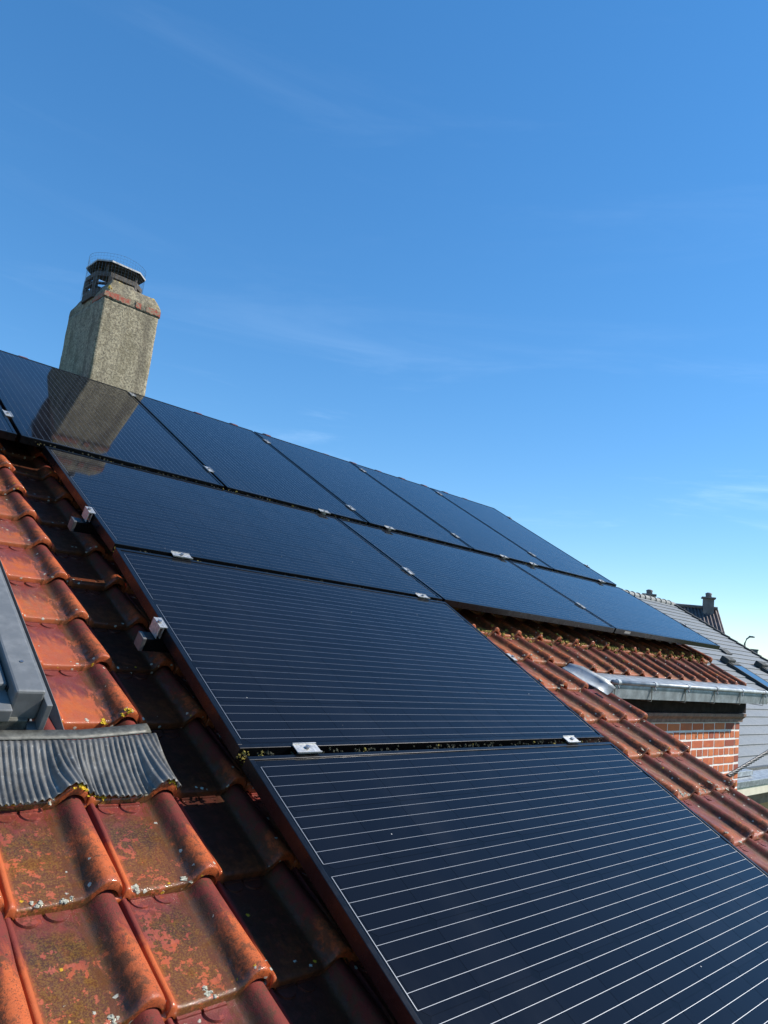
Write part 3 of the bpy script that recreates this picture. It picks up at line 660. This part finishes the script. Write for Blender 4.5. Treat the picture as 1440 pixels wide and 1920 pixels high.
# pleated apron
AU0, AU1 = -1.30, -.115; nx = int((AU1 - AU0) / .0016); ny = 14; v = []; f = []
for i in range(nx + 1):
    u = AU0 + (AU1 - AU0) * i / nx
    for k in range(ny + 1):
        t = k / ny
        uu = u + .018 * t * t * math.exp(-((u + .36) / .05) ** 2) * .6 + .012 * t * max(0, (u + .30) / .18)
        vv = -1.945 - .155 * t - .006 * math.sin(u * 23) * t + .02 * (1 - t) * max(0, (u + .30) / .18)
        base = -.098 * (1 - t) ** 1.3 + (on_tiles(uu, -2.085) + .007) * (1 - (1 - t) ** 1.3) if True else 0
        hh = base - .006 * math.sin(math.pi * t) + .003 * noise.noise(Vector((u * 11, t * 1.5, 9))) * t
        uq = u + .0022 * noise.noise(Vector((u * 14, t * 1.2, 6))) + .002 * noise.noise(Vector((u * 45, t * 2, 1)))
        pl = .0058 * (1 - abs(math.sin(math.pi * uq / .0133)) ** 1.4) * min(1, t / .06 + .15)
        pl *= 1.0 + .35 * noise.noise(Vector((u * 20, t * 3, 2)))
        v.append((uu + .46, vv + 1.85, hh + pl + .12))
for i in range(nx):
    for k in range(ny): a = i * (ny + 1) + k; f.append((a, a + ny + 1, a + ny + 2, a + 1))
o = mesh_obj('pleated_apron', v, f, M['lead'], win, True); o.modifiers.new('thick', 'SOLIDIFY').thickness = .0012
v = []; f = []
for i in range(61):                                                   # flat upper edge of the apron, lifting over the last roll
    u = AU0 + (AU1 - .012 - AU0) * i / 60; k = max(0, (u + .30) / .18)
    v += [(u + .46, -.092 + .02 * k, .0245), (u + .46, -.078 + .02 * k, .0255), (u + .46, -.060 + .024 * k, .0245)]
for i in range(60):
    for k in range(2): a = i * 3 + k; f.append((a, a + 3, a + 4, a + 1))
o = mesh_obj('apron_edge', v, f, M['coverdark'], win, True); o.modifiers.new('thick', 'SOLIDIFY').thickness = .003
clumps('moss', [(rng.uniform(-.1, .05), -.078 + rng.gauss(0, .004), .012, rng.uniform(.003, .008), .6) for i in range(28)] + [(.03 + rng.gauss(0, .008), -.055 + rng.gauss(0, .01), -.0, rng.uniform(.004, .009), .8) for i in range(10)], M['dirt'], win, rng)

# ------------------------------------------------------------------ solar panels
PLN, PWD, FH = 1.7197, 1.04, .035
def frame_mesh():
    b = MB(); w = .013; L_, W_ = PLN, PWD
    for (x0, y0, x1, y1, ax) in ((0, 0, L_, w, 0), (0, W_ - w, L_, W_, 0), (0, w, w, W_ - w, 1), (L_ - w, w, L_, W_ - w, 1)):
        b.box(x0, y0, -FH, x1, y1, 0)
    o = b.build('frame', M['frame']); me = o.data; COL.objects.unlink(o); bpy.data.objects.remove(o)
    bm = bmesh.new(); bm.from_mesh(me)
    ed = [e for e in bm.edges if all(abs(v.co.z) < 1e-6 for v in e.verts)]
    bmesh.ops.bevel(bm, geom=ed, offset=.0012, segments=2, affect='EDGES', profile=.5); bm.to_mesh(me); bm.free(); return me
FM = frame_mesh()
def flat_mesh(name, quads, mat, z):
    v = []; f = []; uv = []
    for q in quads:
        b = len(v); v += [(x, y, z) for x, y in q]; f.append(tuple(range(b, b + len(q)))); uv += [(x / PLN, y / PWD) for x, y in q]
    o = mesh_obj(name, v, f, mat, None, False, uv); me = o.data; bpy.data.objects.remove(o); return me
lb = MB().box(.0125, .0125, -.008, PLN - .0125, PWD - .0125, -.0026)
lo_ = lb.build('laminate', M['laminate']); LM = lo_.data; bpy.data.objects.remove(lo_)
CP = .1665; OX, OY = (PLN - 10 * CP) / 2, (PWD - 6 * CP) / 2
def cellpoly(x, y, s=.1648, c=.013):
    a = (CP - s) / 2; x += a; y += a
    return [(x + c, y), (x + s - c, y), (x + s, y + c), (x + s, y + s - c), (x + s - c, y + s), (x + c, y + s), (x, y + s - c), (x, y + c)]
CELLM = flat_mesh('solar_cell', [cellpoly(0, 0)], M['cell'], 0)
CELLSM = flat_mesh('solar_cells', [cellpoly(OX + i * CP, OY + j * CP) for i in range(10) for j in range(6)], M['cell'], -.0023)
ww = .00095; wq = []
for j in range(6):
    for k in range(5):
        y = OY + j * CP + (k + .5) * CP / 5; wq.append([(OX - .006, y - ww / 2), (PLN - OX + .006, y - ww / 2), (PLN - OX + .006, y + ww / 2), (OX - .006, y + ww / 2)])
rb = []; rw = .0018
def ribbon(x, ya, yb): rb.append([(x - rw / 2, ya), (x + rw / 2, ya), (x + rw / 2, yb), (x - rw / 2, yb)])
for a in (0, 2, 4): ribbon(OX - .0065, OY + a * CP + CP * .1, OY + (a + 2) * CP - CP * .1)
ribbon(PLN - OX + .0065, OY + CP * .1, OY + CP * .9); ribbon(PLN - OX + .0065, OY + CP * 1.1, OY + CP * 2.9); ribbon(PLN - OX + .0065, OY + CP * 3.1, OY + CP * 4.9); ribbon(PLN - OX + .0065, OY + 5.1 * CP, OY + 5.9 * CP)
WM = flat_mesh('busbar_wires', wq, M['wire'], -.0020); RM = flat_mesh('end_ribbon', rb, M['wire'], -.0018)
def clamp_mesh(end=False):
    b = MB()
    if not end:
        b.box(-.038, -.018, .0012, .038, .018, .0036); b.box(-.038, -.0185, .0036, .038, -.0155, .0065); b.box(-.038, .0155, .0036, .038, .0185, .0065)
        b.box(-.012, -.010, -.03, .012, .010, .001)
    else:
        b.box(-.004, -.028, .0012, .008, .028, .0036); b.box(-.017, -.028, -.036, -.0145, .028, .0036); b.box(-.0144, -.028, -.0005, -.0045, .028, .0032); b.box(-.0045, -.027, -.036, -.0015, .027, -.001)
    o = b.build('clamp', M['alu']); me = o.data; bpy.data.objects.remove(o)
    bb = MB(); x = 0 if not end else -.0092
    bb.tube([(x, 0, .0042), (x, 0, .0095)], .0065, 10); bb.tube([(x, 0, .0095), (x, 0, .0098)], [.0045, .003], 8)
    o = bb.build('bolt', M['steel']); m2 = o.data; bpy.data.objects.remove(o); return me, m2
CM, CB = clamp_mesh(False); EM, EB = clamp_mesh(True)
roofM = Matrix.Rotation(TH, 4, 'X')
def panel(u, v, n, tilt, label, portrait=False, cells=False):
    base = roofM @ Matrix.Translation((u + (PWD if portrait else 0), v, n)) @ Matrix.Rotation(tilt, 4, 'X')
    if portrait: base = base @ Matrix.Rotation(math.pi / 2, 4, 'Z')
    e = empty('solar_panel'); e.matrix_world = base; e.location = base.to_translation(); e.rotation_euler = base.to_euler()
    tag(e, label, 'solar panel', 'black solar panels on the roof')
    share('frame', FM, e); l = share('laminate', LM, e)
    if cells:
        for i in range(10):
            for j in range(6): share('solar_cell', CELLM, l, (OX + i * CP, OY + j * CP, -.0023))
    else: share('solar_cells', CELLSM, l)['kind'] = 'stuff'
    share('busbar_wires', WM, l)['kind'] = 'stuff'; share('end_ribbon', RM, l)['kind'] = 'stuff'
    return e
def clamp(p, u, v, n, along='u', end=None):
    """a clamp given in roof coordinates, stored under panel p"""
    m = roofM @ Matrix.Translation((u, v, n))
    if along == 'v': m = m @ Matrix.Rotation(math.pi / 2, 4, 'Z')
    if end == 'right': m = m @ Matrix.Rotation(math.pi, 4, 'Z')
    if end == 'bottom': m = m @ Matrix.Rotation(math.pi / 2, 4, 'Z')
    lm = p.matrix_basis.inverted() @ m
    o = share('end_clamp' if end else 'mid_clamp', EM if end else CM, p); o.location = lm.to_translation(); o.rotation_euler = lm.to_euler()
    share('bolt', EB if end else CB, o)
pA = panel(.003, -3.1732, -.0061, .006, 'nearest solar panel at the bottom, its lower part cut by the frame', cells=True)
pB = panel(-.0051, -2.1066, .0028, .013, 'solar panel directly above the nearest one, dormer tiles to its right', cells=True)
pC = panel(0, -1.04, .019, -.0316, 'landscape panel under the chimney reflection, leftmost of the middle row', cells=True)
pD = panel(1.7397, -1.04, .019, -.0316, 'landscape panel in the centre of the middle row, shading moss-covered tiles below')
pE = panel(3.4794, -1.04, .019, -.0316, 'landscape panel at the far right end of the middle row')
u0 = -.0958; ps = []
ul = ['upright panel of the top row at the left picture edge', 'upright panel of the top row reflecting the grey chimney',
      'upright panel of the top row just right of the chimney reflection', 'third upright panel to the right of the chimney base',
      'upright panel of the top row next to last at the right', 'upright panel at the far right end of the top row']
ul = ['upright top-row panel cut off by the left picture edge', 'upright top-row panel mirroring the grey chimney', 'upright top-row panel just right of the chimney mirror image',
      'middle one of the five full upright top-row panels', 'upright top-row panel next to the far right end one', 'upright panel at the far right end of the top row']
for k in range(6): ps.append(panel(u0 + (k - 1) * 1.06, .0266, -.002, 0, ul[k], True))
clamp(pA, .19, -2.120, .004); clamp(pA, 1.45, -2.120, .004)
clamp(pB, .25, -1.0535, .019); clamp(pB, 1.555, -1.0535, .019)
for uu in (1.635, 2.19, 3.43, 3.82, 4.89): clamp(ps[min(5, 1 + int((uu - u0) / 1.06))], uu, .0135, -.002)
for k, (a, b) in enumerate(((.31, 1.5), (.27, 1.66), (.25, 1.5), (.245, 1.55), (.29, 1.59))):
    for vv in (a, b): clamp(ps[k], u0 + k * 1.06 - .01, vv, -.002, 'v')
clamp(pC, -.0045, -.762, .0135, end='left'); clamp(pB, -.009, -1.552, .0105, end='left')
clamp(pB, 1.7175, -1.552, .0105, end='right'); clamp(pE, 5.203, -.70, .010, end='right'); clamp(ps[5], 5.188, .40, -.002, end='right'); clamp(ps[5], 5.188, 1.5, -.002, end='right')
clamp(pC, 1.7298, -.73, .0105, 'v'); clamp(pD, 3.469, -.73, .0105, 'v')
q = MB(); q.box(.12, -.0016, -.024, .20, -.0005, -.008); q.build('frame_label', M['alu'], pE)

# mounting rails under the panels
def rail(u0, u1, v, n, label):
    b = MB(); b.box(0, -.02, -.04, u1 - u0, .02, 0); m = roofM @ Matrix.Translation((u0, v, n))
    e = empty('mounting_rail'); e.location = m.to_translation(); e.rotation_euler = m.to_euler(); tag(e, label, 'rail', 'mounting rails under the panels')
    b.build('rail_profile', M['frame'], e); c = MB(); c.box(-.012, -.0215, -.0415, 0.0, .0215, .0015); c.build('end_cap', M['capgrey'], e, False, .002)
    c = MB(); c.box(u1 - u0, -.0215, -.0415, u1 - u0 + .012, .0215, .0015); c.build('end_cap', M['capgrey'], e, False, .002)
rail(-.052, 5.26, -.772, -.028, 'rail end sticking out left beside the upper end clamp')
rail(-.052, 1.75, -1.562, -.028, 'rail end sticking out left beside the lower end clamp')
def rail_part(p, x0, x1, y, along_y=False):
    b = MB()
    if along_y: b.box(y - .02, x0, -.078, y + .02, x1, -.0365)
    else: b.box(x0, y - .02, -.078, x1, y + .02, -.0365)
    b.build('support_rail', M['frame'], p)
rail_part(pA, .12, 1.70, .82)
for p in ps: rail_part(p, .0, PWD, .28, True); rail_part(p, .0, PWD, 1.52, True)

# dirt and moss in the joints between panels
dj = []; dm = []
for (ua, ub, v, n, cnt) in ((0, 1.72, -2.119, .001, 170), (0, 1.72, -1.053, .014, 150), (-.05, 5.15, .012, -.006, 240)):
    for i in range(cnt):
        u = rng.uniform(ua, ub); q = (u, v + rng.gauss(0, .006), n - rng.uniform(.004, .014), rng.uniform(.002, .006), 1.0)
        (dm if rng.random() < .08 + (.5 if u < ua + .06 else 0) else dj).append(q)
for (u, v, n) in ((0, -2.119, 0), (0, -1.053, .014)):
    for i in range(14): dm.append((u + rng.gauss(.006, .007), v + rng.gauss(0, .005), n - rng.uniform(.006, .026), rng.uniform(.0015, .0035), 1))
jd = clumps('joint_dirt', dj, M['dirt'], None, rng); jd.rotation_euler = (TH, 0, 0); tag(jd, 'dark dirt and wet moss packed in the joints between panels', 'dirt')
jm = clumps('joint_moss', dm, M['moss'], None, rng); jm.rotation_euler = (TH, 0, 0); tag(jm, 'yellowish moss tufts along the joints between panels', 'moss')

# ================================================================== neighbouring house
HN = -2.8
nb = tag(empty('grey_roofed_house', (18, 0, -5.2)), 'neighbouring house with long grey tiled roof and two skylights', 'house')
def to_nb(o): o.parent = nb; o.location = Vector(o.location) - Vector((18, 0, -5.2)); return o
nroof = empty('roof'); nroof.parent = nb; nroof.location = Vector((0, 0, 5.2)) + N0 * HN + Vector((-18, 0, 0)); nroof.rotation_euler = (TH, 0, 0)
NU0, NU1 = 9.5, 25.85
for r in range(28):
    v0 = .36 + .30 * r; b = MB(); NS = 46
    vv = []; ff = []
    for i in range(NS + 1):
        x = NU0 + (NU1 - NU0) * i / NS; d = .006 * noise.noise(Vector((x * .9, r * 3.3, 0)))
        vv += [(x, v0, -.05 + d), (x, v0 + d * .5, d), (x, v0 + .008, .004 + d), (x, v0 + .34, -.030)]
    for i in range(NS):
        for k in range(3): a = i * 4 + k; ff.append((a, a + 4, a + 5, a + 1))
    o = mesh_obj('tile_course', vv, ff, M['slate'], nroof)
nd = MB(); nd.box(NU0, .30, -.12, NU1 - .02, 8.75, -.05); nd.build('roof_deck', M['roofdeck'], nroof)
rb2 = MB(); rv2, rf2 = ridge_mesh(.42, .11, .135); q = mesh_obj('ridge_tile', rv2, rf2, M['ridgegrey'], None, True); rme2 = q.data; bpy.data.objects.remove(q)
for i in range(41): share('ridge_tile', rme2, nroof, (NU0 + i * .40, 8.74, -.005), (rng.gauss(0, .01), rng.gauss(0, .008), 0))
vt = MB().box(-.09, 0, -.16, .09, .335, .045); q = vt.build('verge_tile', M['darkslate']); vme = q.data; bpy.data.objects.remove(q)
bm = bmesh.new(); bm.from_mesh(vme); bmesh.ops.bevel(bm, geom=list(bm.edges), offset=.02, segments=2, affect='EDGES'); bm.to_mesh(vme); bm.free()
for r in range(28): share('verge_tile', vme, nroof, (NU1 + .03, .36 + .30 * r, .012), (-.07, rng.gauss(0, .02), 0))
def n_yz(v, n): p = V0 * v + N0 * (HN + n); return (p.y, p.z)
ry, rz = n_yz(8.75, -.12); e0 = n_yz(.45, -.12)
nbw = MB(); nbw.prism([(1.95, -5.2), (1.95, e0[1] + .04), (ry, rz), (14.2, -2.3), (14.2, -5.2)], NU0 + .1, NU1 - .1); to_nb(nbw.build('wall', M['orangewall']))
nbr = MB(); nbr.prism([(ry + .03, rz + .14), (ry + .03, rz + .02), (14.5, -2.35), (14.5, -2.23)], NU0, NU1); to_nb(nbr.build('back_roof', M['darkslate']))
# eaves of the neighbour: dark strip, zinc box gutter, cream fascia, brown boards
q = MB(); q.box(NU0, 1.56, -2.42, NU1, 1.75, -2.30); to_nb(q.build('tilting_strip', M['coverdark']))
q = MB(); q.prism([(1.20, -2.475), (1.18, -2.37), (1.30, -2.375), (1.555, -2.34), (1.555, -2.475)], NU0, NU1); to_nb(q.build('box_gutter', M['zincpale'], None, False, .008))
q = MB(); q.box(11.2, 1.35, -2.352, 12.55, 1.54, -2.27); to_nb(q.build('gutter_cover', M['zincpale'], None, False, .006))
q = MB(); q.box(NU0, 1.22, -2.62, NU1, 1.60, -2.477); to_nb(q.build('fascia_board', M['cream'], None, False, .006))
for k in range(3):
    q = MB(); q.box(NU0, 1.42 + .02 * k, -2.712 - .09 * k, NU1, 1.90, -2.626 - .09 * k); to_nb(q.build('soffit_board', M['brownboard'], None, False, .006))
# skylights
def skylight(u, v, h):
    e = empty('skylight', (u, v, .0), (0, 0, 0), nroof)
    b = MB(); b.box(0, 0, 0, .07, h, .085); b.box(.72, 0, 0, .80, h, .085); b.box(.1005, 0, 0, .7195, .10, .10); b.box(.1005, h - .1, 0, .7195, h, .10); b.build('window_frame', M['darkslate'], e, False, .01)
    b = MB(); b.box(.0705, .1, .02, .7195, h - .1, .080); b.build('window_pane', M['skyglass'], e)
    b = MB(); b.box(-.06, h + .002, .0, .50, h + .24, .18); b.build('shutter_box', M['darkslate'], e, False, .03)
    b = MB(); b.box(.82, 0, .0, .95, h, .05); b.build('side_flashing', M['zincpale'], e, False, .005)
skylight(20.95, 2.75, 1.52); skylight(23.6, 2.75, 1.52)
vn = MB(); vn.prism([(5.00, .03), (5.22, .06), (5.30, .02), (5.30, .0), (5.0, .0)], 22.55, 23.0); vn.build('roof_vent', M['darkslate'], nroof)

# ------------------------------------------------------------------ far house with two chimneys, distant roofs, street lamp
fh = tag(empty('far_house', (40.2, 15, -5.2), (0, 0, math.radians(-63.5))), 'far house with brown ribbed roof and square chimney beyond the grey roof', 'house')
# local frame: x along the ridge (towards the right in the picture), y away, z up from the ground
FL, FR = -3.6, 1.75; RZ = 7.85
b = MB(); b.prism([(-3.9, 0), (-3.9, RZ - 3.6), (0, RZ - .12), (3.9, RZ - 3.6), (3.9, 0)], FL, FR - .15); b.build('wall', M['farwall'], fh)
v = []; f = []; NC = 30; sub = 6
for s in (-1, 1):
    bb = len(v); m = NC * sub
    for i in range(m + 1):
        t = i / m; h = .055 * math.sin(math.tau * i / sub)
        top = (FL + (FR - FL) * t, 0, RZ + h); bot = (FL + (FR + .75 - FL) * t, s * 4.2, RZ - 3.8 + h); v += [top, bot]
    for i in range(m): a = bb + 2 * i; f.append((a, a + 1, a + 3, a + 2))
mesh_obj('roof', v, f, M['pantile'], fh, True).modifiers.new('thick', 'SOLIDIFY').thickness = .05
b = MB(); b.tube([(FL, 0, RZ + .02), (FR, 0, RZ + .02)], .10, 8); b.build('ridge', M['pantile'], fh)
def far_chimney(x, y, z0, z1, w):
    b = MB(); b.box(x - w / 2, y - w / 2, z0, x + w / 2, y + w / 2, z1); c = b.build('chimney', M['chimgrey'], fh)
    b = MB(); b.box(x - w * .66, y - w * .66, z1 + .002, x + w * .66, y + w * .66, z1 + .09); b.build('chimney_slab', M['chimgrey'], c, False, .02)
    b = MB(); b.tube([(x, y, z1 + .09), (x, y, z1 + .20), (x, y, z1 + .30), (x, y, z1 + .36)], [w * .30, w * .28, w * .33, w * .16], 12); b.build('chimney_pot', M['chimgrey'], c, True)
far_chimney(1.25, -.1, RZ - .9, RZ + .52, .56); far_chimney(-1.9, .0, RZ - .8, RZ + .42, .60)

dh = tag(empty('distant_house', (69.5, 21.4, -5.2), (0, 0, math.radians(-72))), 'distant house whose small chimneys show above the grey roof edge', 'house')
b = MB(); b.prism([(-3.5, 0), (-3.5, 3.2), (0, 5.55), (3.5, 3.2), (3.5, 0)], -5, 5); b.build('wall', M['farwall'], dh)
b = MB(); b.prism([(-3.8, 3.05), (0, 5.6), (3.8, 3.05), (3.8, 3.25), (0, 5.8), (-3.8, 3.25)], -5.2, 5.2); b.build('roof', M['darkslate'], dh)
for x, h, w in ((-.9, 6.55, .55), (-.05, 6.55, .55), (-2.6, 6.3, .7)):
    b = MB(); b.box(x - w / 2, -w / 2, 5.2, x + w / 2, w / 2, h); b.box(x - w * .6, -w * .6, h + .002, x + w * .6, w * .6, h + .12); b.build('chimney', M['chimgrey'], dh)

lp = tag(empty('street_lamp', (55.35, 17.15, -5.2)), 'thin street lamp with curved arm standing beyond the grey roof', 'street lamp')
b = MB(); b.tube([(0, 0, 0), (0, 0, 5.9), (.0, 0, 6.6), (.03, -.12, 6.95), (.08, -.3, 7.10)], [.09, .07, .06, .05, .05], 8); b.build('pole', M['pole'], lp, True)
b = MB(); b.box(-.12, -.62, 7.06, .22, -.28, 7.18); b.build('lamp_head', M['pole'], lp, False, .04)

# far tree crown just peeping over the verge
tr = tag(empty('tree', (88, 24.2, -5.2)), 'small far tree at the right picture edge beyond the grey roof', 'tree')
b = MB(); b.tube([(0, 0, 0), (.1, 0, 2.5), (0, .1, 4.6)], [.25, .18, .08], 8); b.build('trunk', M['bark'], tr)
v = []; f = []; r2 = random.Random(5)
for i in range(1500):
    a = r2.uniform(0, math.tau); rr = 1.7 * r2.random() ** .5; z = 4.3 + r2.gauss(0, .75); s = r2.uniform(.08, .18)
    p = Vector((rr * math.cos(a), rr * math.sin(a), z)); d1 = Vector((r2.gauss(0, 1), r2.gauss(0, 1), r2.gauss(0, 1))).normalized(); d2 = d1.orthogonal().normalized()
    k = len(v); v += [p - d1 * s, p + d2 * s * .5, p + d1 * s, p - d2 * s * .5]; f.append((k, k + 1, k + 2, k + 3))
mesh_obj('crown', v, f, M['leaf'], tr)

# ------------------------------------------------------------------ twisted service cable
a = Vector((4.95, -1.118, -1.45)); c = Vector((5.8, -1.12, -1.284)); dirc = (c - a)
cb = MB()
for s in range(3):
    pts = []
    for i in range(161):
        t = i / 160 * 4.5; sag = .02 * t * (4.5 - t) / 4.5
        ph = t * dirc.length / .16 * math.tau + s * math.tau / 3
        pts.append(a + dirc * t + Vector((0, .0085 * math.cos(ph), .0085 * math.sin(ph) - sag * .4)))
    cb.tube(pts, .0078, 7)
tag(cb.build('service_cable', M['cable'], None, True), 'twisted black service cable running from the brick wall to the right', 'cable')
